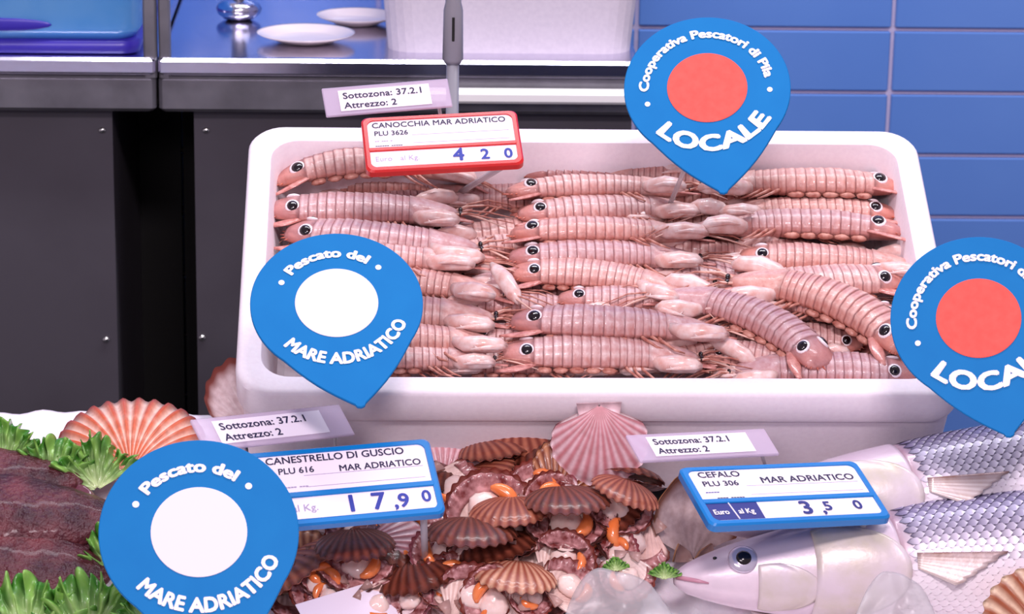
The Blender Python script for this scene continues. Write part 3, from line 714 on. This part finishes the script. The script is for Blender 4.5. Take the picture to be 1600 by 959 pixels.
lay_fish(f1, (1052, 893), (1600, 872), .046, 36, 1.05)
lay_fish(f2, (1105, 800), (1600, 754), .062, 30, .97)

# ------------------------------------------------------------------ cuttlefish
def make_cuttlefish(label, A, B, wv, width, hgt, seed):
    a, b = pixw(*A, wv), pixw(*B, wv); d = b-a; Ln = d.xy.length
    root = empty('cuttlefish', DM @ T(a) @ R(atan2(d.y, d.x), 'Z')); rnd = random.Random(seed)
    n = 48; rings = []
    for i in range(81):
        q = i/80; x = Ln*(1-q); s = max(.02, (sin(pi*min(1, q*.62+.0)))**.55)*(1 if q < .9 else 1-.25*(q-.9)/.1)
        r = []
        for j in range(n):
            t = 2*pi*j/n; wr = 1+.008*sin(42*q+3*t+seed)+.006*sin(60*q-2*t)+.020*sin(5*t+9*q)+.004*sin(110*q+7*t)
            r.append((x, width*s*cos(t)*wr, hgt*s*sin(t)*wr*(1 if sin(t) > 0 else .5)))
        rings.append(r)
    mesh('mantle', loft(rings), M_CUTT, root)
    for s in (-1, 1):
        def ff(u_, v_):
            q = .08+.84*u_; ss = max(.05, (sin(pi*min(1, q*.62)))**.55)
            return (Ln*(1-q), s*(width*ss*.96+.012*v_*sin(pi*u_)**.4), -.002+.0035*v_*sin(u_*38+seed))
        mesh('fin', thick(gridsurf(60, 4, ff), .001), M_CUTF, root)
    hd = mesh('head', ellip((-.018, 0, .002), (.032, width*.62, hgt*.7), 16, 10, .03, seed), M_CUTT, root)
    for s in (-1, 1): mesh('eye', ellip((-.016, s*width*.5, hgt*.45), (.008, .006, .006), 12, 8), M_SPOTB, hd)
    for k in range(8):
        y = width*.5*(k-3.5)/3.5; pts = [(-.035, y*.7, .002)]+[(-.05-.02*i, y*(.9+.12*i)+.006*sin(i*1.3+k+seed), -.004+.003*sin(i+k)) for i in range(4)]
        mesh('arm', tube(pts, [.008, .007, .0055, .004, .0012], 8), M_CUTT, root)
    return tag(root, label, 'cuttlefish', 'cuttlefish on the lettuce')
make_cuttlefish('dark purple cuttlefish lying lowest by the front lettuce', (-110, 876), (176, 900), .030, .050, .024, 1)
make_cuttlefish('smooth reddish purple cuttlefish lying between the two others', (-140, 812), (196, 812), .036, .048, .026, 2)
make_cuttlefish('glistening dark cuttlefish lying below the upper lettuce', (-160, 748), (130, 752), .034, .036, .022, 3)

# ------------------------------------------------------------------ curly lettuce
def lettuce(px, py, wv, Rr, rz, tx, ty, label, seed, fan=1.3):
    rnd = random.Random(seed); ph = [rnd.uniform(0, 6) for _ in range(5)]
    C = []
    def fn(a, b):
        t = -fan+2*fan*a; s = .05+.95*b; r = Rr*s*(1+.10*sin(5*t+ph[0])+.06*sin(37*t+ph[1])*s)
        z = Rr*(.14*s**2*sin(6*t+ph[2]+2*s)+.13*s**2*sin(19*t+ph[3]+4*s)+.10*s**3*sin(41*t+ph[4]-5*s)+.05*s*sin(20*s+9*t)+.12*s*s)
        g = mixc(lin('cfe0a0'), lin('3f7d22'), s*1.15-.1); g = mixc(g, lin('9fd062'), .8*max(0, sin(19*t+ph[3]+4*s))*s); C.append(g)
        return (r*sin(t)+.05*Rr*s**3*sin(31*t), r*cos(t), z)
    vf = gridsurf(200, 20, fn); V, F = thick(vf, .0009)
    o = mesh('lettuce_leaf', (V, F), M_LETT, None, C+C, M=DM @ T(pixw(px, py, wv)) @ R(radians(tx), 'X') @ R(radians(ty), 'Y') @ R(radians(rz), 'Z'))
    return tag(o, label, 'lettuce', 'curly lettuce leaves')
lettuce(152, 765, .030, .040, 14, 30, 0, 'curly green lettuce leaf in front of the orange scallop shell', 1)
lettuce(80, 762, .030, .040, 15, 25, 0, 'curly green lettuce leaf between cuttlefish and ice', 2)
lettuce(5, 738, .028, .040, 0, 30, 0, 'curly green lettuce leaf behind the glistening cuttlefish', 3)
lettuce(40, 1008, .050, .052, 10, 20, 0, 'curly green lettuce leaf in front of the lowest cuttlefish', 4)
lettuce(140, 1008, .050, .052, -15, 25, 0, 'curly green lettuce leaf tucked beside the lower white disc sign', 5)
lettuce(190, 905, .030, .040, -10, 30, 0, 'curly green lettuce leaf behind the lower white disc sign', 6)
lettuce(232, 985, .075, .030, 5, 30, 0, 'small green lettuce tip overlapping the lower white disc sign', 9)
lettuce(962, 892, .058, .010, 0, 30, 0, 'small green lettuce scrap on the scallops beside the clear film', 7)
lettuce(1038, 905, .050, .012, 0, 30, 0, 'small green lettuce scrap at the mullet snout', 8)

# ------------------------------------------------------------------ teardrop signs
def frame_at(px, py, t, lean, rot, yaw=0):
    """pose of a plate seen at a pixel, t along the sight line: leaning back, turned in its own plane"""
    P = pixd(px, py, t); z = -ray(px, py).normalized(); x = rt - z*rt.dot(z); x.normalize(); y = z.cross(x)
    M = Matrix(((x.x, y.x, z.x, P.x), (x.y, y.y, z.y, P.y), (x.z, y.z, z.z, P.z), (0, 0, 0, 1)))
    return M @ R(yaw, 'Y') @ R(-lean, 'X') @ R(rot, 'Z')
def drop_sign(px, py, t, Rr, lean, rot, kind, label, foot):
    M = frame_at(px, py, t, radians(lean), radians(rot)); o = empty('drop_sign', M)
    hh_ = 1.50; ta = math.acos(1/hh_); out = []
    for k in range(61):
        a = -pi/2+ta+(2*pi-2*ta)*k/60; out.append((cos(a), sin(a)))
    pl, pr = out[-1], out[0]; d_l = Vector((-pl[1], pl[0])); d_r = Vector((pr[1], -pr[0]))
    def side(p, q, sg, n=8):                       # slightly full flanks running into the rounded tip
        p, q = Vector(p), Vector(q); nrm = (q-p).orthogonal().normalized()
        if nrm.x*sg < 0: nrm = -nrm
        return [tuple(p.lerp(q, k/n)+nrm*.045*sin(pi*k/n)) for k in range(1, n)]
    tip = [(-.062*cos(pi*k/4), -hh_+.085-.05*sin(pi*k/4)) for k in range(5)]
    out = out+side(pl, tip[0], -1)+tip+side(tip[-1], pr, 1)
    out = [(x*Rr, y*Rr) for x, y in out]
    th = .003
    rings = [[(x*q, y*q, z) for x, y in out] for q, z in ((.992, -th), (1, -th+.0006), (1, -.0006), (.992, 0))]
    mesh('plate', loft(rings), M_BLUEP, o, smooth=False)
    dr = .482*Rr; e = .0004
    mesh('disc', loft([[(dr*q*cos(2*pi*i/64), dr*q*sin(2*pi*i/64), z) for i in range(64)] for q, z in ((1, 0), (1, e), (.99, e*1.4))]), M_DISCW if kind == 'mare' else M_DISCR, o, smooth=False)
    if kind == 'mare':
        mesh('lettering', arc_text('Pescato del', .172*Rr, .650*Rr, .034, radians(86), z=e), M_PRINT, o, smooth=False)
        mesh('lettering', arc_text('MARE ADRIATICO', .215*Rr, .850*Rr, .034, radians(118), radians(2), True, e), M_PRINT, o, smooth=False)
        da, db, rd_, ds_ = -55, 55, .70, .036
    else:
        mesh('lettering', arc_text('Cooperativa Pescatori di Pila', .160*Rr, .705*Rr, .032, radians(174), z=e), M_PRINT, o, smooth=False)
        mesh('lettering', arc_text('LOCALE', .30*Rr, .868*Rr, .036, radians(108), 0, True, e), M_PRINT, o, smooth=False)
        da, db, rd_, ds_ = -100, 100, .75, .034
    for d_ in (da, db):
        c = (rd_*Rr*sin(radians(d_)), rd_*Rr*cos(radians(d_)))
        mesh('dot', loft([[(c[0]+ds_*Rr*cos(2*pi*i/14), c[1]+ds_*Rr*sin(2*pi*i/14), z) for i in range(14)] for z in (0, e)]), M_PRINT, o, smooth=False)
    Fp = M.inverted() @ (DM @ foot); top = Vector((0, -.25*Rr, -.0065))
    mesh('clip', bevbox(-.012, .012, -.32*Rr, -.14*Rr, -.009, -.003, .001), M_STICK, o, smooth=False)
    mesh('stick', tube([top, top.lerp(Fp, .5), Fp], .0022, 8), M_STICK, o)
    return tag(o, label, 'sign', 'blue drop shaped signs')
drop_sign(1105, 137, 2.406, .068, 31, 8, 'locale', 'blue drop sign with red disc standing over the back of the shrimp box', pixw(1040, 335, .075))
drop_sign(526, 473, 2.300, .0675, 35, 11, 'mare', 'blue drop sign with white disc in front of the shrimp box corner', pixw(520, 680, .0))
drop_sign(1529, 497, 2.270, .0675, 20, 14, 'locale', 'blue drop sign with red disc standing over the mullets', pixw(1560, 700, .0))
drop_sign(311, 831, 2.170, .0735, 21, 10, 'mare', 'blue drop sign with white disc between the cuttlefish and the price tag', pixw(300, 930, .0))

# ------------------------------------------------------------------ price tags and labels: real rectangles leaning back
def plate_pose(TL, TR, BL, bz, t):
    """pose of a rectangle whose edges run along these sight lines; bz = how far its foot comes toward the viewer (in pixels)"""
    a = (TR[0]-TL[0], TR[1]-TL[1]); b = (BL[0]-TL[0], BL[1]-TL[1]); az = -(a[0]*b[0]+a[1]*b[1])/(-bz); k = t/FPX
    cx, cy = TL[0]+(a[0]+b[0])/2, TL[1]+(a[1]+b[1])/2
    z = -ray(cx, cy).normalized(); x = (rt-z*rt.dot(z)).normalized(); y = z.cross(x)
    A = (x*a[0]-y*a[1]-z*az)*k; Bv = (x*b[0]-y*b[1]+z*bz)*k
    Wd, Hd = A.length, Bv.length; A.normalize(); Bv = Bv-A*Bv.dot(A); Bv.normalize(); N = A.cross(-Bv); P = pixd(cx, cy, t)
    return Matrix(((A.x, -Bv.x, N.x, P.x), (A.y, -Bv.y, N.y, P.y), (A.z, -Bv.z, N.z, P.z), (0, 0, 0, 1))), Wd, Hd
def put_text(parent, s, x, y, size, m, z, name='lettering', align='LEFT', bold=0.0, squeeze=1.0):
    V, F = text(s, size, bold, align, squeeze); mesh(name, ([(p[0]+x, p[1]+y, z+p[2]) for p in V], F), m, parent, smooth=False)
def price_tag(TL, TR, BL, bz, t, mframe, label, lines, price, unit, foot, mink):
    M, Wd, Hd = plate_pose(TL, TR, BL, bz, t); o = empty('price_tag', M); x0, x1, y0, y1 = -Wd/2, Wd/2, -Hd/2, Hd/2
    r = .006; bw = .045*Wd; th = .009
    rings = [[(x, y, z) for x, y in rrect(x0+e, x1-e, y0+e, y1-e, r)] for e, z in ((.002, -th), (0, -th+.002), (0, -.0015), (.0015, 0), (bw*.75, 0), (bw*.8, -.0015))]
    mesh('frame', loft(rings), mframe, o, smooth=False)
    ym = y0+Hd*.40
    mesh('divider', bevbox(x0+bw*.6, x1-bw*.6, ym-Hd*.035, ym+Hd*.035, -.003, .0003, .0006), mframe, o, smooth=False)
    cb, ct, pb, pt_ = ym+Hd*.035, y1-bw*.75, y0+bw*1.0, ym-Hd*.035
    cx0, cx1 = x0+bw*.8, x1-bw*.8
    card = mesh('card', box(cx0, cx1, cb, ct, -.0018, -.0011), M_CARD, o, smooth=False)
    strip = mesh('price_strip', box(cx0, cx1, pb, pt_, -.0018, -.0011), M_CARD, o, smooth=False)
    zt_ = -.0009; ch = ct-cb
    for (s, fx_, fy, fs, mm) in lines: put_text(card, s, cx0+fx_*(cx1-cx0), cb+fy*ch, fs*ch, mm, zt_, bold=.014)
    for fy in (.42, .12):
        mesh('rule', box(cx0+.3*(cx1-cx0), cx1-.004, cb+fy*ch, cb+fy*ch+.0004, zt_-.0003, zt_), M_FAINT, card, smooth=False)
    ph_ = pt_-pb
    if unit:
        mesh('unit_block', box(cx0, cx0+.30*(cx1-cx0), pb, pt_, -.0011, -.0009), M_NAVY, strip, smooth=False)
        put_text(strip, 'Euro', cx0+.02*(cx1-cx0), pb+ph_*.32, ph_*.42, M_PRINT, -.0007, bold=.02, squeeze=.8)
        mesh('unit_line', tube([(cx0+.135*(cx1-cx0), pt_, -.0008), (cx0+.150*(cx1-cx0), pb, -.0008)], .0007, 5), M_PRINT, strip)
        put_text(strip, 'al Kg', cx0+.165*(cx1-cx0), pb+ph_*.32, ph_*.42, M_PRINT, -.0007, bold=.02, squeeze=.8)
    else:
        put_text(strip, 'Euro', cx0+.03*(cx1-cx0), pb+ph_*.35, ph_*.45, M_FAINT, -.0007)
        put_text(strip, 'al Kg.', cx0+.20*(cx1-cx0), pb+ph_*.35, ph_*.45, M_FAINT, -.0007)
    for s, fx_, k in price: put_text(strip, s, cx0+fx_*(cx1-cx0), pb+ph_*(.14 if k > .8 else .30), ph_*k, mink, -.0006, 'digit', 'CENTER', bold=.018)
    Fp = M.inverted() @ (DM @ foot)
    st = Vector((x1*.80, y0*.7, -th-.001)); mesh('stem', tube([st, st.lerp(Fp, .5), Fp], .0028, 8), M_STICK, o)
    return tag(o, label, 'price tag', 'price tags stuck among the seafood')
price_tag((563, 183), (808, 170), (574, 268), 75, 2.44, M_RED, 'red framed price tag standing over the back of the shrimp box',
          [('CANOCCHIA MAR ADRIATICO', .03, .74, .27, M_INK), ('PLU 3626', .04, .45, .24, M_INK), ('-- --- -', .04, .20, .2, M_FAINT), ('------ -----', .04, .02, .2, M_INK)],
          [('4', .60, 1.15), ('2', .78, .95), ('0', .94, .9)], False, pixw(720, 300, .08), M_BLUEINK)
price_tag((372, 708), (672, 682), (397, 826), 90, 2.26, M_BLUET, 'blue framed price tag over the scallops, half hidden by the lower white disc sign',
          [('CANESTRELLO DI GUSCIO', .10, .78, .25, M_INK), ('PLU 616', .16, .50, .22, M_INK), ('MAR ADRIATICO', .50, .46, .23, M_INK), ('---- ---', .18, .10, .2, M_FAINT)],
          [('1', .53, 1.1), ('7', .68, 1.1), (',', .775, .9), ('9', .82, .9), ('0', .95, .75)], False, pixw(665, 900, .03), M_BLUEINK)
price_tag((1060, 729), (1340, 717), (1114, 819), 105, 2.30, M_BLUET, 'blue framed price tag with a navy unit block, over the mullet',
          [('CEFALO', .05, .76, .27, M_INK), ('PLU 306', .05, .46, .24, M_INK), ('MAR ADRIATICO', .40, .50, .29, M_INK), ('-----', .04, .20, .2, M_BLUEINK), ('---- -----', .09, .0, .2, M_INK)],
          [('3', .57, 1.1), (',', .665, .9), ('5', .70, .75), ('0', .88, .75)], True, pixw(1330, 860, .03), M_NAVY)
def clear_label(TL, TR, BL, bz, t, label, foot):
    M, Wd, Hd = plate_pose(TL, TR, BL, bz, t); o = empty('clear_label', M)
    mesh('holder', bevbox(-Wd/2, Wd/2, -Hd/2, Hd/2, -.003, 0, .0008), M_ACRYL, o, smooth=False)
    pa = mesh('paper', box(-Wd*.38, Wd*.34, -Hd*.36, Hd*.36, .0001, .0004), M_CARD, o, smooth=False)
    put_text(pa, 'Sottozona: 37.2.1', -Wd*.35, Hd*.06, Hd*.30, M_INK, .0006, bold=.014, squeeze=1.25)
    put_text(pa, 'Attrezzo: 2', -Wd*.35, -Hd*.28, Hd*.30, M_INK, .0006, bold=.014, squeeze=1.25)
    Fp = M.inverted() @ (DM @ foot); st = Vector((Wd*.40, -Hd*.3, -.0042)); mesh('stem', tube([st, st.lerp(Fp, .5), Fp], .0016, 6), M_STICK, o)
    return tag(o, label, 'label', 'clear plastic labels')
clear_label((503, 138), (700, 122), (511, 182), 20, 2.46, 'clear plastic label standing behind the red price tag', pixw(700, 255, .08))
clear_label((300, 655), (532, 630), (325, 703), 30, 2.30, 'clear plastic label standing behind the scallop price tag', pixw(525, 740, .0))
clear_label((980, 679), (1196, 668), (1004, 720), 30, 2.33, 'clear plastic label leaning on the foam box above the mullet price tag', pixw(1200, 740, .0))

# grey telescopic pole behind the box
pb_ = pixy(707, 240, .205)
po = empty('sign_pole', T((pb_.x, .235, .0))); tag(po, 'grey telescopic pole standing behind the shrimp box', 'pole')
zs = pixy(704, 92, .235).z
mesh('base', loft([[(.06*q*cos(2*pi*i/24), .05*q*sin(2*pi*i/24), z) for i in range(24)] for q, z in ((1, 0), (1, .01), (.2, .02))]), M_DSTEEL, po)
mesh('lower_tube', tube([(0, 0, .012), (0, 0, zs+.01)], .0058, 14), M_GREY, po)
mesh('sleeve', tube([(0, 0, zs-.004), (0, 0, zs), (0, 0, zs+.045), (0, 0, zs+.052), (.0, 0, zs+.25)], [.0075, .0095, .0088, .0072, .0070], 16), M_GREY, po)
mesh('slot', bevbox(-.0012, .0012, -.0098, -.006, zs+.018, zs+.04, .0004), M_BLACK, po, smooth=False)

# ------------------------------------------------------------------ white card and clear film in front
M, Wd, Hd = plate_pose((462, 944), (598, 902), (500, 1010), 30, 2.28)
cd_ = mesh('paper_card', xf(bevbox(-Wd/2, Wd/2, -Hd/2, Hd/2, -.0012, 0, .0004), Matrix()), M_PAPER, M=M, smooth=False)
tag(cd_, 'blank white card lying tilted in front of the scallops', 'card')
def film(px, py, wv, sx, sy, amp, rz, label, seed):
    rnd = random.Random(seed); ph = [rnd.uniform(0, 6) for _ in range(4)]
    def fn(a, b):
        p, q = 2*a-1, 2*b-1; x, y = p*sqrt(1-q*q*.42)*sx/2*(1+.05*sin(5*b)), q*sqrt(1-p*p*.42)*sy/2*(1+.06*sin(7*a)); e = 1-(p**4+q**4)*.3
        return (x*(1-.2*b), y, amp*(e*1.6+.22*sin(7*a+4*b+ph[0])+.10*sin(13*a-6*b+ph[1])+.16*abs(sin(9*a+6*b+ph[2]))+.10*abs(sin(15*b-7*a+ph[3]))))
    o = mesh('clear_film', thick(gridsurf(40, 30, fn), .0004), M_FILM, M=DM @ T(pixw(px, py, wv)) @ R(radians(24), 'X') @ R(radians(rz), 'Z'))
    return tag(o, label, 'film', 'clear plastic film sheets')
film(965, 1000, .060, .100, .105, .012, 6, 'crumpled clear plastic film over the scallops below the mullet snout', 1)
film(1395, 1000, .088, .074, .100, .010, -6, 'crumpled clear plastic film over the mullet belly', 2)
